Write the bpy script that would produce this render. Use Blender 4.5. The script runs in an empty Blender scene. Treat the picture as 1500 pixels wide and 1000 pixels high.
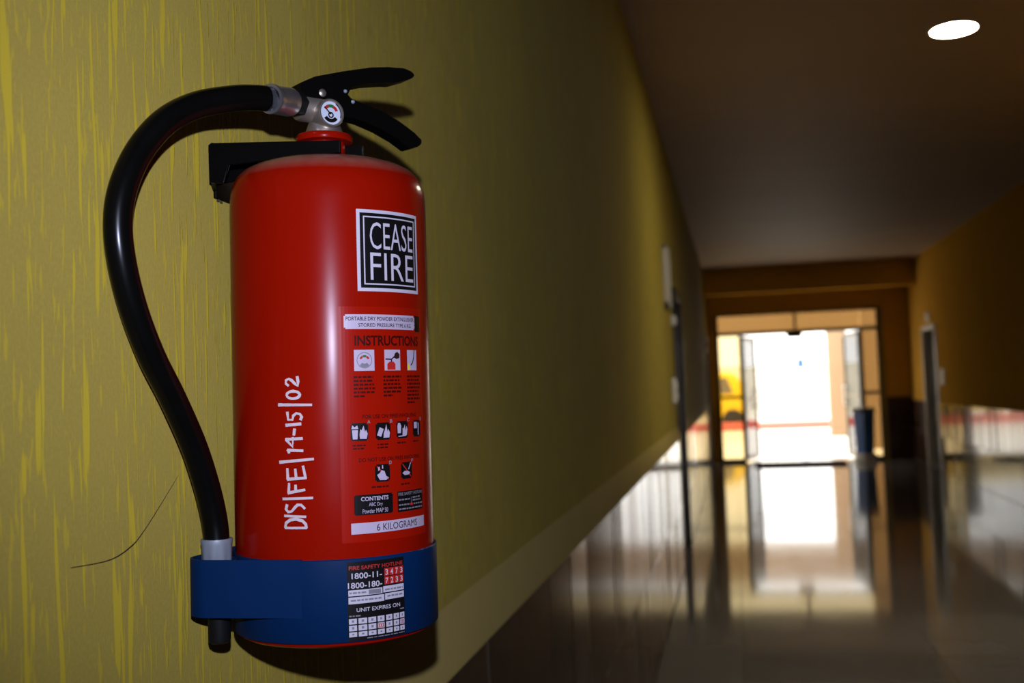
import bpy, bmesh, math, random
from mathutils import Matrix, Vector

random.seed(7)
S = bpy.context.scene
COL = S.collection
PI = math.pi

# ------------------------------------------------------------------ camera
F = 1595.0                                   # focal length in pixels of the 1500 x 1000 frame
CAM = Vector((0.430, 0.0, 1.305))
_dy = Vector(((1078.6 - 750) / F, -(557.5 - 500) / F, 1)).normalized()
_zf = -(_dy[0] * -0.0395 + _dy[1]) / _dy[2]
_dz = Vector((-0.0395, 1.0, _zf)).normalized()
_dx = _dy.cross(_dz)
if _dx[0] < 0:
    _dx = -_dx
right = Vector((_dx[0], _dy[0], _dz[0]))
up = Vector((_dx[1], _dy[1], _dz[1]))
fwd = Vector((_dx[2], _dy[2], _dz[2]))
ROT = Matrix((right, up, -fwd)).transposed().to_4x4()
cd = bpy.data.cameras.new('camera')
cam = bpy.data.objects.new('camera', cd)
COL.objects.link(cam)
cam.matrix_world = Matrix.Translation(CAM) @ ROT
cd.sensor_width = 36.0
cd.lens = F / 1500 * 36.0
cd.clip_start = 0.02
cd.dof.use_dof = True
cd.dof.focus_distance = 0.85
cd.dof.aperture_fstop = 7.0
S.camera = cam

# ------------------------------------------------------------------ light
W = bpy.data.worlds.new('sky')
S.world = W
W.use_nodes = True
bgn = W.node_tree.nodes['Background']
bgn.inputs[0].default_value = (1.0, 0.97, 0.92, 1)
bgn.inputs[1].default_value = 4.2

ld = bpy.data.lights.new('sun_offscreen', 'SUN')
ld.energy = 9.0
ld.angle = 0.02
ld.color = (1, .95, .86)
sun = bpy.data.objects.new('sun_offscreen', ld)
COL.objects.link(sun)
sun.rotation_euler = (0, math.radians(-36), 0)

# the photographer's own flash, just above the lens
ld = bpy.data.lights.new('camera_flash_offscreen', 'SPOT')
ld.energy = 30.5
ld.spot_size = math.radians(84)
ld.spot_blend = 1.0
ld.shadow_soft_size = 0.006
ld.color = (0.90, 0.96, 1.36)
fl = bpy.data.objects.new('camera_flash_offscreen', ld)
COL.objects.link(fl)
fl.matrix_world = Matrix.Translation(CAM + up * 0.088) @ ROT

LAMP_STRENGTH = 340.0

S.cycles.sample_clamp_indirect = 4.0
S.view_settings.view_transform = 'Standard'
S.view_settings.look = 'None'
S.view_settings.exposure = 0.0
S.view_settings.gamma = 1.0
S.view_settings.use_curve_mapping = False


# ------------------------------------------------------------------ materials
def new_mat(name):
    m = bpy.data.materials.new(name)
    m.use_nodes = True
    nt = m.node_tree
    return m, nt, nt.nodes['Principled BSDF']


def mat(name, col, rough=.5, metal=0., spec=.5, var=.12, scale=30., coat=0., coat_rough=.1, bump=0., rvar=0., stretch=(1, 1, 1), objvar=False):
    """principled material with procedural colour and roughness variation"""
    m, nt, b = new_mat(name)
    N, L = nt.nodes, nt.links
    tc = N.new('ShaderNodeTexCoord')
    mp = N.new('ShaderNodeMapping')
    mp.inputs['Scale'].default_value = stretch
    L.new(tc.outputs['Object'], mp.inputs[0])
    no = N.new('ShaderNodeTexNoise')
    no.inputs['Scale'].default_value = scale
    no.inputs['Detail'].default_value = 4
    L.new(mp.outputs[0], no.inputs['Vector'])
    mx = N.new('ShaderNodeMix')
    mx.data_type = 'RGBA'
    mx.inputs[6].default_value = tuple(c * (1 - var) for c in col) + (1,)
    mx.inputs[7].default_value = tuple(min(1, c * (1 + var)) for c in col) + (1,)
    L.new(no.outputs[0], mx.inputs[0])
    if objvar:                                  # each piece its own shade
        oi = N.new('ShaderNodeObjectInfo')
        av = N.new('ShaderNodeMath')
        av.operation = 'MULTIPLY_ADD'
        av.inputs[1].default_value = .7
        sc = N.new('ShaderNodeMath')
        sc.operation = 'MULTIPLY'
        sc.inputs[1].default_value = .4
        L.new(no.outputs[0], sc.inputs[0])
        L.new(oi.outputs['Random'], av.inputs[0])
        L.new(sc.outputs[0], av.inputs[2])
        L.new(av.outputs[0], mx.inputs[0])
    L.new(mx.outputs[2], b.inputs['Base Color'])
    b.inputs['Roughness'].default_value = rough
    if rvar:
        mr = N.new('ShaderNodeMapRange')
        mr.inputs['To Min'].default_value = max(.02, rough - rvar)
        mr.inputs['To Max'].default_value = rough + rvar
        L.new(no.outputs[0], mr.inputs[0])
        L.new(mr.outputs[0], b.inputs['Roughness'])
    b.inputs['Metallic'].default_value = metal
    b.inputs['Specular IOR Level'].default_value = spec
    b.inputs['Coat Weight'].default_value = coat
    b.inputs['Coat Roughness'].default_value = coat_rough
    if bump:
        bp = N.new('ShaderNodeBump')
        bp.inputs['Strength'].default_value = bump
        bp.inputs['Distance'].default_value = .002
        L.new(no.outputs[0], bp.inputs['Height'])
        L.new(bp.outputs[0], b.inputs['Normal'])
    return m


def emit(name, col, s):
    m, nt, b = new_mat(name)
    b.inputs['Base Color'].default_value = (.8, .8, .8, 1)
    b.inputs['Emission Color'].default_value = col + (1,)
    b.inputs['Emission Strength'].default_value = s
    return m


def glass_mat(name, tint):
    m = bpy.data.materials.new(name)
    m.use_nodes = True
    nt = m.node_tree
    N, L = nt.nodes, nt.links
    N.remove(N['Principled BSDF'])
    out = N['Material Output']
    tr = N.new('ShaderNodeBsdfTransparent')
    no = N.new('ShaderNodeTexNoise')
    no.inputs['Scale'].default_value = 3
    mx = N.new('ShaderNodeMix')
    mx.data_type = 'RGBA'
    mx.inputs[6].default_value = tuple(c * .96 for c in tint) + (1,)
    mx.inputs[7].default_value = tint + (1,)
    L.new(no.outputs[0], mx.inputs[0])
    L.new(mx.outputs[2], tr.inputs[0])
    gl = N.new('ShaderNodeBsdfGlossy')
    gl.inputs['Roughness'].default_value = .03
    fr = N.new('ShaderNodeFresnel')
    ms = N.new('ShaderNodeMixShader')
    L.new(fr.outputs[0], ms.inputs[0])
    L.new(tr.outputs[0], ms.inputs[1])
    L.new(gl.outputs[0], ms.inputs[2])
    L.new(ms.outputs[0], out.inputs[0])
    return m


def wall_mat(name, base, streak, grain=1.0):
    """combed rustic plaster: dusty flat paint with clean bright vertical drips"""
    m, nt, b = new_mat(name)
    N, L = nt.nodes, nt.links
    tc = N.new('ShaderNodeTexCoord')

    def layer(sc, det, lo, hi, off, dist=.0):
        mp = N.new('ShaderNodeMapping')
        mp.inputs['Scale'].default_value = sc
        mp.inputs['Location'].default_value = off
        L.new(tc.outputs['Object'], mp.inputs[0])
        n = N.new('ShaderNodeTexNoise')
        n.inputs['Scale'].default_value = 1
        n.inputs['Detail'].default_value = det
        n.inputs['Roughness'].default_value = .55
        n.inputs['Distortion'].default_value = dist
        L.new(mp.outputs[0], n.inputs['Vector'])
        r = N.new('ShaderNodeMapRange')
        r.interpolation_type = 'SMOOTHSTEP'
        r.inputs['From Min'].default_value = lo
        r.inputs['From Max'].default_value = hi
        L.new(n.outputs[0], r.inputs[0])
        return r.outputs[0]

    a = layer((1, 95, 6.5), 1.5, .62, .66, (3.1, 0, 0), .2)
    c = layer((1, 230, 34), 1.5, .59, .67, (9.7, 2, 5), .2)
    d = layer((1, 170, 11), 1.5, .615, .67, (5.3, 7, 1), .2)
    fine = layer((400, 400, 300), 3, .3, .7, (0, 0, 0))
    big = layer((3, 3, 2.2), 3, .3, .7, (1, 2, 3))

    def mth(op, x, y):
        n = N.new('ShaderNodeMath')
        n.operation = op
        for i, q in enumerate((x, y)):
            if isinstance(q, (int, float)):
                n.inputs[i].default_value = q
            else:
                L.new(q, n.inputs[i])
        return n.outputs[0]

    mask = mth('MAXIMUM', mth('MAXIMUM', a, d), mth('MULTIPLY', c, .6))
    mx = N.new('ShaderNodeMix')
    mx.data_type = 'RGBA'
    mx.inputs[6].default_value = tuple(q * .9 for q in base) + (1,)
    mx.inputs[7].default_value = tuple(q * 1.1 for q in base) + (1,)
    L.new(mth('MULTIPLY', mth('ADD', fine, big), .5), mx.inputs[0])
    mx2 = N.new('ShaderNodeMix')
    mx2.data_type = 'RGBA'
    mx2.inputs[7].default_value = streak + (1,)
    L.new(mx.outputs[2], mx2.inputs[6])
    L.new(mth('MULTIPLY', mask, .85), mx2.inputs[0])
    L.new(mx2.outputs[2], b.inputs['Base Color'])
    b.inputs['Roughness'].default_value = .9
    b.inputs['Specular IOR Level'].default_value = .06
    b.inputs['Diffuse Roughness'].default_value = 1.0
    bp = N.new('ShaderNodeBump')
    bp.inputs['Strength'].default_value = .4
    bp.inputs['Distance'].default_value = .002
    L.new(mth('ADD', mask, mth('MULTIPLY', fine, .32)), bp.inputs['Height'])
    L.new(bp.outputs[0], b.inputs['Normal'])
    return m


M = {}
M['wall'] = wall_mat('mustard_combed_plaster', (.310, .234, .042), (.44, .328, .022))
M['smooth'] = mat('smooth_mustard_plaster', (.36, .27, .080), .8, spec=.02, var=.08, scale=8, bump=.1)
M['smooth'].node_tree.nodes['Principled BSDF'].inputs['Diffuse Roughness'].default_value = 1.0
M['ochre'] = mat('ochre_wall_paint', (.60, .32, .045), .8, spec=.0, var=.08, scale=5, bump=.1)
M['ceiling'] = mat('ceiling_plaster', (.38, .27, .18), .6, spec=.04, var=.08, scale=1.6, bump=.6, stretch=(.4, 1.3, 1))
M['tile'] = mat('dark_brown_glazed_tile', (.060, .030, .018), .11, spec=.07, var=.35, scale=6, rvar=.03, objvar=True)
M['grout'] = mat('brown_grout', (.15, .12, .10), .7, var=.2)
M['slab'] = mat('polished_grey_stone', (.105, .098, .090), .075, spec=.24, var=.30, scale=4, rvar=.025, objvar=True)
M['joint'] = mat('floor_joint', (.05, .045, .04), .7)
M['red'] = mat('red_enamel', (.28, .0050, .0006), .23, spec=.10, var=.06, scale=12, rvar=.06)
M['blue'] = mat('blue_plastic', (.001, .020, .075), .5, spec=.12, var=.12, scale=30)
M['black'] = mat('black_painted_steel', (.0022, .002, .0016), .45, spec=.09, var=.2)
M['rubber'] = mat('black_hose_rubber', (.003, .003, .0025), .24, spec=.24, var=.25, scale=60)
M['plastic'] = mat('black_plastic', (.008, .008, .007), .5, spec=.2)
M['nickel'] = mat('dull_nickel', (.46, .40, .32), .40, metal=.85, var=.1)
M['steel'] = mat('crimped_aluminium', (.78, .78, .78), .33, metal=.95, var=.12)
M['zinc'] = mat('grey_zinc_collar', (.26, .29, .31), .5, metal=.2, var=.1)
M['white'] = mat('white_print', (.56, .52, .56), .45, var=.03)
M['label_white'] = mat('label_white', (.50, .42, .50), .4, var=.03)
M['ink'] = mat('black_ink', (.006, .005, .005), .4, spec=.2, var=.1)
M['maroon'] = mat('dark_maroon_ink', (.045, .003, .002), .5, spec=.12, var=.1)
M['label_red'] = mat('red_label_film', (.34, .007, .0012), .28, spec=.12, var=.05)
M['red_ink'] = mat('red_ink', (.48, .02, .015), .4, var=.05)
M['green_ink'] = mat('green_ink', (.02, .16, .03), .4, var=.05)
M['grey_ink'] = mat('grey_ink', (.22, .2, .22), .4, var=.05)
M['dial'] = mat('dial_white', (.62, .66, .72), .4, var=.03)
M['chalk'] = mat('white_paint_marker', (.60, .50, .50), .6, var=.15, scale=200)
M['lamp'] = emit('lamp_diffuser_glow', (1.0, .93, .74), LAMP_STRENGTH)
M['lamp_rim'] = mat('lamp_rim', (.5, .5, .5), .4)
M['frame'] = mat('olive_brown_metal_frame', (.07, .055, .025), .4, spec=.5)
M['door_dark'] = mat('dark_door', (.012, .009, .007), .45, var=.2)
M['door_frame'] = mat('pale_door_frame', (.62, .57, .48), .5)
M['plate'] = mat('white_switch_plate', (.8, .78, .72), .3)
M['glass'] = glass_mat('clear_glass', (.74, .66, .48))
M['glass_door'] = glass_mat('door_glass', (.86, .82, .74))
M['porch_floor'] = mat('pale_porch_floor', (.72, .68, .62), .35, var=.08, scale=2)
M['yard'] = mat('pale_yard', (.62, .56, .45), .8, var=.12, scale=.7)
M['beige'] = mat('beige_render', (.26, .165, .088), .6, var=.06, scale=2)
M['kerb'] = mat('red_kerb', (.66, .13, .10), .6)
M['boundary'] = mat('white_boundary', (.82, .78, .68), .7, var=.06, scale=1)
M['yellow'] = mat('yellow_vehicle_paint', (.9, .66, .03), .35)
M['tyre'] = mat('tyre', (.03, .03, .03), .8)
M['vglass'] = mat('vehicle_glass', (.22, .2, .16), .08)
M['sign_blue'] = mat('blue_sign', (.02, .10, .3), .4)
M['bin_blue'] = mat('bin_blue', (.03, .12, .40), .4)
M['bin_grey'] = mat('bin_grey', (.10, .085, .075), .5)
M['mat'] = mat('maroon_doormat', (.035, .014, .012), .95, spec=.0, var=.4, scale=120, bump=.8)
M['grime'] = mat('dark_grime', (.05, .035, .02), .9)


# ------------------------------------------------------------------ mesh helpers
def link(name, me, m, parent=None):
    o = bpy.data.objects.new(name, me)
    COL.objects.link(o)
    if m is not None and not me.materials:
        for q in (m if isinstance(m, (list, tuple)) else [m]):
            me.materials.append(q)
    if parent is not None:
        o.parent = parent
    return o


def build(name, bm, m, parent=None, smooth=0, bevel=0.):
    if bevel:
        bmesh.ops.bevel(bm, geom=bm.edges[:], offset=bevel, segments=2, affect='EDGES', profile=.5)
    bmesh.ops.recalc_face_normals(bm, faces=bm.faces[:])
    me = bpy.data.meshes.new(name)
    bm.to_mesh(me)
    bm.free()
    if smooth:
        me.polygons.foreach_set('use_smooth', [True] * len(me.polygons))
        me.set_sharp_from_angle(angle=math.radians(smooth))
    return link(name, me, m, parent)


def box(bm, x0, x1, y0, y1, z0, z1):
    v = [bm.verts.new((x, y, z)) for x in (x0, x1) for y in (y0, y1) for z in (z0, z1)]
    for f in ((0, 1, 3, 2), (4, 6, 7, 5), (0, 4, 5, 1), (2, 3, 7, 6), (0, 2, 6, 4), (1, 5, 7, 3)):
        bm.faces.new([v[i] for i in f])
    return v


def boxo(name, b, m, parent=None, bevel=0.):
    bm = bmesh.new()
    box(bm, *b)
    return build(name, bm, m, parent, bevel=bevel, smooth=30 if bevel else 0)


def lathe(bm, prof, n=96, axis=None, closed=True):
    """prof = [(r, z)...] about z; axis = Matrix to place it"""
    rings = []
    for r, z in prof:
        if r < 1e-7:
            rings.append([bm.verts.new((0, 0, z))])
        else:
            rings.append([bm.verts.new((r * math.cos(2 * PI * i / n), r * math.sin(2 * PI * i / n), z)) for i in range(n)])
    for a, b in zip(rings, rings[1:]):
        for i in range(n):
            j = (i + 1) % n
            if len(a) == 1 and len(b) == 1:
                continue
            if len(a) == 1:
                bm.faces.new((a[0], b[j], b[i]))
            elif len(b) == 1:
                bm.faces.new((a[i], a[j], b[0]))
            else:
                bm.faces.new((a[i], a[j], b[j], b[i]))
    if axis is not None:
        vs = [v for r in rings for v in r]
        bmesh.ops.transform(bm, matrix=axis, verts=vs)


def along(origin, direction):
    """matrix taking local +z to direction"""
    return Matrix.Translation(Vector(origin)) @ Vector(direction).to_track_quat('Z', 'Y').to_matrix().to_4x4()


def catmull(pts, k=8):
    out = []
    P = [Vector(p) for p in pts]
    for i in range(len(P) - 1):
        p0, p1, p2, p3 = P[max(i - 1, 0)], P[i], P[i + 1], P[min(i + 2, len(P) - 1)]
        for j in range(k):
            t = j / k
            out.append(.5 * ((2 * p1) + (p2 - p0) * t + (2 * p0 - 5 * p1 + 4 * p2 - p3) * t * t + (3 * p1 - p0 - 3 * p2 + p3) * t ** 3))
    out.append(P[-1])
    return out


def tube(bm, pts, rad, n=20):
    t = (pts[1] - pts[0]).normalized()
    ref = Vector((0, 0, 1)) if abs(t.z) < .9 else Vector((1, 0, 0))
    u = t.cross(ref).normalized()
    rings = []
    for i, p in enumerate(pts):
        t = (pts[min(i + 1, len(pts) - 1)] - pts[max(i - 1, 0)]).normalized()
        u = (u - t * u.dot(t)).normalized()
        w = t.cross(u)
        r = rad[i] if isinstance(rad, list) else rad
        rings.append([bm.verts.new(p + (u * math.cos(2 * PI * k / n) + w * math.sin(2 * PI * k / n)) * r) for k in range(n)])
    for a, b in zip(rings, rings[1:]):
        for k in range(n):
            bm.faces.new((a[k], a[(k + 1) % n], b[(k + 1) % n], b[k]))
    bm.faces.new(rings[0][::-1])
    bm.faces.new(rings[-1])


def tag(o, label, cat=None, group=None, kind=None):
    o['label'] = label
    if cat:
        o['category'] = cat
    if group:
        o['group'] = group
    if kind:
        o['kind'] = kind
    return o


def empty(name, loc):
    o = bpy.data.objects.new(name, None)
    o.empty_display_size = .05
    COL.objects.link(o)
    o.location = loc
    return o


# ------------------------------------------------------------------ the corridor
XR, ZC, YE, YB = 3.08, 3.012, 17.7, -4.0
TZ = .908                                      # top of the tiled dado
LD = [(7.95, 8.85, 1.95), (16.35, 17.2, 1.95)]  # openings in the left wall: y0, y1, height
RD = [(15.45, 16.45, 1.92)]


def wall_with_openings(name, xa, xb, holes, m, zt):
    bm = bmesh.new()
    y = YB
    for (a, b, h) in holes:
        box(bm, xa, xb, y, a, 0, zt)
        box(bm, xa, xb, a, b, h, zt)
        y = b
    box(bm, xa, xb, y, YE, 0, zt)
    return build(name, bm, m)


fl_ = boxo('floor', (-.2, XR + .2, YB, YE + .25, -.12, -.014), M['joint'])
tag(fl_, 'dark grey polished stone slab floor of the corridor', kind='structure')
ce = boxo('ceiling', (-.2, XR + .2, YB, YE + .25, ZC, ZC + .2), M['ceiling'])
tag(ce, 'plain plastered ceiling over the corridor', kind='structure')
wl = wall_with_openings('wall_left', -.2, 0, LD, M['wall'], ZC)
tag(wl, 'mustard wall with combed drip texture behind the red extinguisher', kind='structure')
wr = wall_with_openings('wall_right', XR, XR + .2, RD, M['ochre'], ZC)
tag(wr, 'dim ochre wall across the corridor from the extinguisher', kind='structure')
wb = boxo('wall_back', (-.2, XR + .2, YB - .2, YB, 0, ZC), M['ochre'])
tag(wb, 'ochre wall closing the near end of the corridor', kind='structure')

# end wall around the glazed entrance
EX0, EX1, EZ = .135, 2.65, 2.375
bm = bmesh.new()
box(bm, 0, EX0, YE, YE + .2, 0, ZC)
box(bm, EX1, XR, YE, YE + .2, 0, ZC)
box(bm, EX0, EX1, YE, YE + .2, EZ, ZC)
we = build('wall_end', bm, M['ochre'])
tag(we, 'ochre end wall around the glazed entrance', kind='structure')
tr = boxo('trim_1', (0, XR, YE - .85, YE - .6, 2.625, ZC), M['ochre'], bevel=.006)
tag(tr, 'deep ochre ceiling beam over the glazed entrance', kind='structure')

# smooth plaster strip above the dado tiles on the left wall
for i, (a, b) in enumerate([(YB, LD[0][0] - .05), (LD[0][1] + .05, LD[1][0] - .05), (LD[1][1] + .05, YE)]):
    bm = bmesh.new()
    prof = [(-.002, TZ - .004), (.019, TZ - .004), (.021, TZ + .004), (.013, TZ + .045), (.003, TZ + .082), (-.002, TZ + .088)]
    rows = [[bm.verts.new((x, y, z)) for x, z in prof] for y in (a, b)]
    for k in range(len(prof)):
        k2 = (k + 1) % len(prof)
        bm.faces.new((rows[0][k], rows[0][k2], rows[1][k2], rows[1][k]))
    bm.faces.new(rows[0])
    bm.faces.new(rows[1][::-1])
    t = build('trim_%d' % (i + 2), bm, M['smooth'], smooth=50)
    tag(t, ['smooth mustard plaster ledge along the dado below the extinguisher',
            'smooth plaster ledge on the dado past the nearer dark doorway',
            'short smooth plaster ledge beside the glazed entrance'][i], kind='structure')

# dado tiles: two rows of upright glazed tiles, each its own piece
TW, TH = .298, TZ / 2


def tile_mesh():
    bm = bmesh.new()
    box(bm, 0, .013, -TW / 2 + .0025, TW / 2 - .0025, -TH / 2 + .0018, TH / 2 - .0018)
    bmesh.ops.bevel(bm, geom=[e for e in bm.edges if all(v.co.x > .01 for v in e.verts)], offset=.0018, segments=1, affect='EDGES')
    bmesh.ops.recalc_face_normals(bm, faces=bm.faces[:])
    me = bpy.data.meshes.new('wall_tile')
    bm.to_mesh(me)
    bm.free()
    me.materials.append(M['tile'])
    return me


TM = tile_mesh()


def dado(parent, x, sgn, holes, y0, y1):
    bmg = bmesh.new()
    y = y0
    spans = []
    for (a, b, h) in holes:
        spans.append((y, a - .05))
        y = b + .05
    spans.append((y, y1))
    for (a, b) in spans:
        if b - a < .03:
            continue
        box(bmg, x, x + sgn * .0148, a, b, 0, TZ - .002)
        n = max(1, round((b - a) / TW))
        w = (b - a) / n
        for i in range(n):
            for r in range(2):
                o = bpy.data.objects.new('wall_tile', TM)
                COL.objects.link(o)
                o.parent = parent
                o.location = (x + sgn * .0035, a + (i + .5) * w, (r + .5) * TH)
                o.rotation_euler = (0, random.gauss(0, .0015), (0 if sgn > 0 else PI) + random.gauss(0, .009))
                o.scale = (1, w / TW, 1)
    build('tile_bed', bmg, M['grout'], parent)


dado(wl, 0, 1, LD, -1.2, YE)
dado(wr, XR, -1, RD, -1.2, YE)

# end-wall dado beside the entrance
for r in range(2):
    for i in range(1):
        o = boxo('wall_tile', (2.70 + .003, XR - .018, YE - .014, YE, r * .485 + .002, r * .485 + .483), M['tile'], we, bevel=.002)
boxo('yellow_reveal', (EX1 + .001, 2.70, YE - .012, YE, 0, 2.36), M['smooth'], we)

# floor slabs
def slab_mesh(w, d):
    bm = bmesh.new()
    box(bm, -w / 2 + .0012, w / 2 - .0012, -d / 2 + .0012, d / 2 - .0012, -.02, 0)
    bmesh.ops.recalc_face_normals(bm, faces=bm.faces[:])
    me = bpy.data.meshes.new('floor_slab')
    bm.to_mesh(me)
    bm.free()
    me.materials.append(M['slab'])
    return me


BW = .40
FW = (XR - .02 - BW) / 3
FD = .90
sm_b, sm_f = slab_mesh(BW - .02, 1.2), slab_mesh(FW, FD)


def slab(me, x, y):
    o = bpy.data.objects.new('floor_slab', me)
    COL.objects.link(o)
    o.parent = fl_
    o.location = (x, y, random.uniform(-.0003, .0003))
    o.rotation_euler = (random.gauss(0, .0003), random.gauss(0, .0003), 0)


y = -1.2
while y < YE:
    slab(sm_b, .02 + (BW - .02) / 2, y + .6)
    y += 1.2
k = 0
y = -.9
while y < YE - .1:
    for i in range(3):
        slab(sm_f, BW + FW * (i + .5), y + FD / 2)
    y += FD

# ------------------------------------------------------------------ doors in the side walls
def side_door(name, x, sgn, a, b, h, label):
    """x = wall face, sgn = +1 for the left wall (room on +x)"""
    root = empty(name, (x, (a + b) / 2, 0))
    tag(root, label, kind='structure')
    w = (b - a) / 2
    bm = bmesh.new()
    X0, X1 = sorted((-sgn * .13, -sgn * .10))
    box(bm, X0, X1, -w, w, 0, h)
    leaf = build('door_leaf', bm, M['door_dark'], root)
    for (z0, z1) in ((.15, .85), (1.0, h - .15)):
        bm = bmesh.new()
        X0, X1 = sorted((-sgn * .102, -sgn * .092))
        box(bm, X0, X1, -w + .14, w - .14, z0, z1)
        build('door_panel', bm, M['door_dark'], leaf, bevel=.004)
    bm = bmesh.new()
    lathe(bm, [(0, 0), (.008, 0), (.008, .04), (.022, .045), (.024, .06), (.014, .072), (0, .074)], 16, along((-sgn * .10, -w + .08, 1.0), (sgn, 0, 0)))
    build('door_knob', bm, M['nickel'], leaf, smooth=40)
    X0, X1 = sorted((-sgn * .14, sgn * .022))
    for (q0, q1, z0, z1, nm) in ((-w - .05, -w + .02, 0, h + .05, 'jamb'), (w - .02, w + .05, 0, h + .05, 'jamb'), (-w - .05, w + .05, h - .01, h + .05, 'head')):
        bm = bmesh.new()
        box(bm, X0, X1, q0, q1, z0, z1)
        build(nm, bm, M['door_frame'] if sgn < 0 else M['door_dark'], root, bevel=.004)
    return root


side_door('door_2', 0, 1, *LD[0], 'dark doorway in the mustard wall past the switch plate')
side_door('door_3', 0, 1, *LD[1], 'dark doorway in the left wall beside the glazed entrance')
side_door('door_4', XR, -1, *RD[0], 'dark door in a pale frame in the ochre wall opposite')


def plate(name, x, sgn, y, z, w, h, t, m, label, cat, rockers=0, group=None):
    root = empty(name, (x, y, z))
    tag(root, label, cat, group)
    X0, X1 = sorted((0, sgn * t))
    boxo('base_plate', (X0, X1, -w / 2, w / 2, -h / 2, h / 2), m, root, bevel=.004)
    for i in range(rockers):
        zz = (i - (rockers - 1) / 2) * h / rockers * .8
        X0, X1 = sorted((sgn * t * .8, sgn * (t + .008)))
        boxo('rocker', (X0, X1, -w * .32, w * .32, zz - h * .3 / rockers, zz + h * .3 / rockers), M['plate'], root, bevel=.002)
    return root


plate('switch_plate', 0, 1, 7.50, 1.255, .11, .17, .025, M['plate'], 'white double switch plate on mustard wall before the dark doorway', 'switch', 2)
plate('corner_highlight', 0, 1, 7.72, 1.745, .07, .07, .03, M['plate'], 'small white bell plate added for light caught on the door frame corner', 'highlight', 1)  # added white plate stands in for light caught on the door frame corner
nb = empty('notice_board', (0, 7.2, 2.0))
tag(nb, 'thin framed notice panel high on the mustard wall before the doorway', 'notice board')
boxo('backing', (0, .02, -.15, .15, -.19, .19), M['bin_grey'], nb)
for (a, b, c, d, n) in ((-.17, .17, .17, .2, 'frame_rail'), (-.17, .17, -.2, -.17, 'frame_rail'), (-.17, -.14, -.2, .2, 'frame_stile'), (.14, .17, -.2, .2, 'frame_stile')):
    boxo(n, (0, .032, a, b, c, d), M['door_frame'], nb, bevel=.003)
plate('switch_plate', 0, 1, 16.0, 1.78, .10, .13, .03, M['plate'], 'small white plate high beside the doorway next to the entrance', 'switch', 1)
plate('switch_plate', XR, -1, 15.05, 1.25, .12, .2, .02, M['plate'], 'white double switch plate on ochre wall beside the pale door frame', 'switch', 2)
plate('door_number_plate', XR, -1, 15.98, 2.09, .22, .13, .02, M['plate'], 'blank pale plate above the pale door frame', 'plate')

# ------------------------------------------------------------------ glazed entrance
ent = empty('door_1', ((EX0 + EX1) / 2, YE + .1, 0))
tag(ent, 'glazed entrance with sidelights, transom and two open leaves', kind='structure')
ox = -(EX0 + EX1) / 2
TB, SL, SR, MR = 2.05, .535, 2.345, 1.04
fy0, fy1 = -.03, .03


def fbox(name, x0, x1, z0, z1, m=None, y0=fy0, y1=fy1, parent=ent):
    return boxo(name, (x0 + ox, x1 + ox, y0, y1, z0, z1), m or M['frame'], parent, bevel=.003)


for x in (EX0, SL - .04, SR, EX1 - .045):
    fbox('frame_post', x, x + .045, 0, EZ if x in (EX0, EX1 - .045) else TB)
fbox('frame_rail', EX0, EX1, EZ - .04, EZ)
fbox('transom_bar', EX0, EX1, TB - .03, TB + .03)
fbox('mullion', 1.36, 1.40, TB + .03, EZ - .04)
for (a, b) in ((EX0 + .045, SL - .04), (SR + .045, EX1 - .045)):
    fbox('frame_rail', a, b, MR - .025, MR + .025)
    fbox('frame_rail', a, b, 0, .06)
    fbox('glass_pane', a, b, .06, MR - .025, M['glass'], -.004, .004)
    fbox('glass_pane', a, b, MR + .025, TB - .03, M['glass'], -.004, .004)
fbox('glass_pane', EX0 + .045, 1.36, TB + .03, EZ - .04, M['glass'], -.004, .004)
fbox('glass_pane', 1.40, EX1 - .045, TB + .03, EZ - .04, M['glass'], -.004, .004)
fbox('door_closer', 1.24, 1.48, TB - .10, TB - .02, M['bin_grey'], -.08, -.02)

LW = .86
for (hx, sg, ang) in ((SL + .008, 1, 76), (SR - .008, -1, 80)):
    h = empty('leaf_hinge', (0, 0, 0))
    bm = bmesh.new()
    for (a, b, c, d) in ((0, .045, .02, TB - .035), (LW - .045, LW, .02, TB - .035), (.045, LW - .045, .02, .10), (.045, LW - .045, TB - .10, TB - .035), (.045, LW - .045, .98, 1.03)):
        x0, x1 = sorted((sg * a, sg * b))
        box(bm, x0, x1, -.02, .02, c, d)
    leaf = build('door_leaf', bm, M['frame'], ent)
    leaf.location = (hx + ox, .03, 0)
    leaf.rotation_euler = (0, 0, sg * math.radians(ang))
    bpy.data.objects.remove(h)
    for (c, d) in ((.10, .98), (1.03, TB - .10)):
        x0, x1 = sorted((sg * .045, sg * (LW - .045)))
        boxo('glass_pane', (x0, x1, -.004, .004, c, d), M['glass_door'], leaf)
    bm = bmesh.new()
    px = sg * (LW - .09)
    tube(bm, catmull([(px, -.02, .85), (px, -.06, .86), (px, -.065, 1.0), (px, -.06, 1.14), (px, -.02, 1.15)], 4), .010, 8)
    build('pull_handle', bm, M['steel'], leaf, smooth=50)

dm = boxo('doormat', (.66, 1.98, 16.72, 17.35, 0, .03), M['mat'], bevel=.006)
tag(dm, 'dark maroon doormat on the stone floor before the open entrance', 'doormat')

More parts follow.
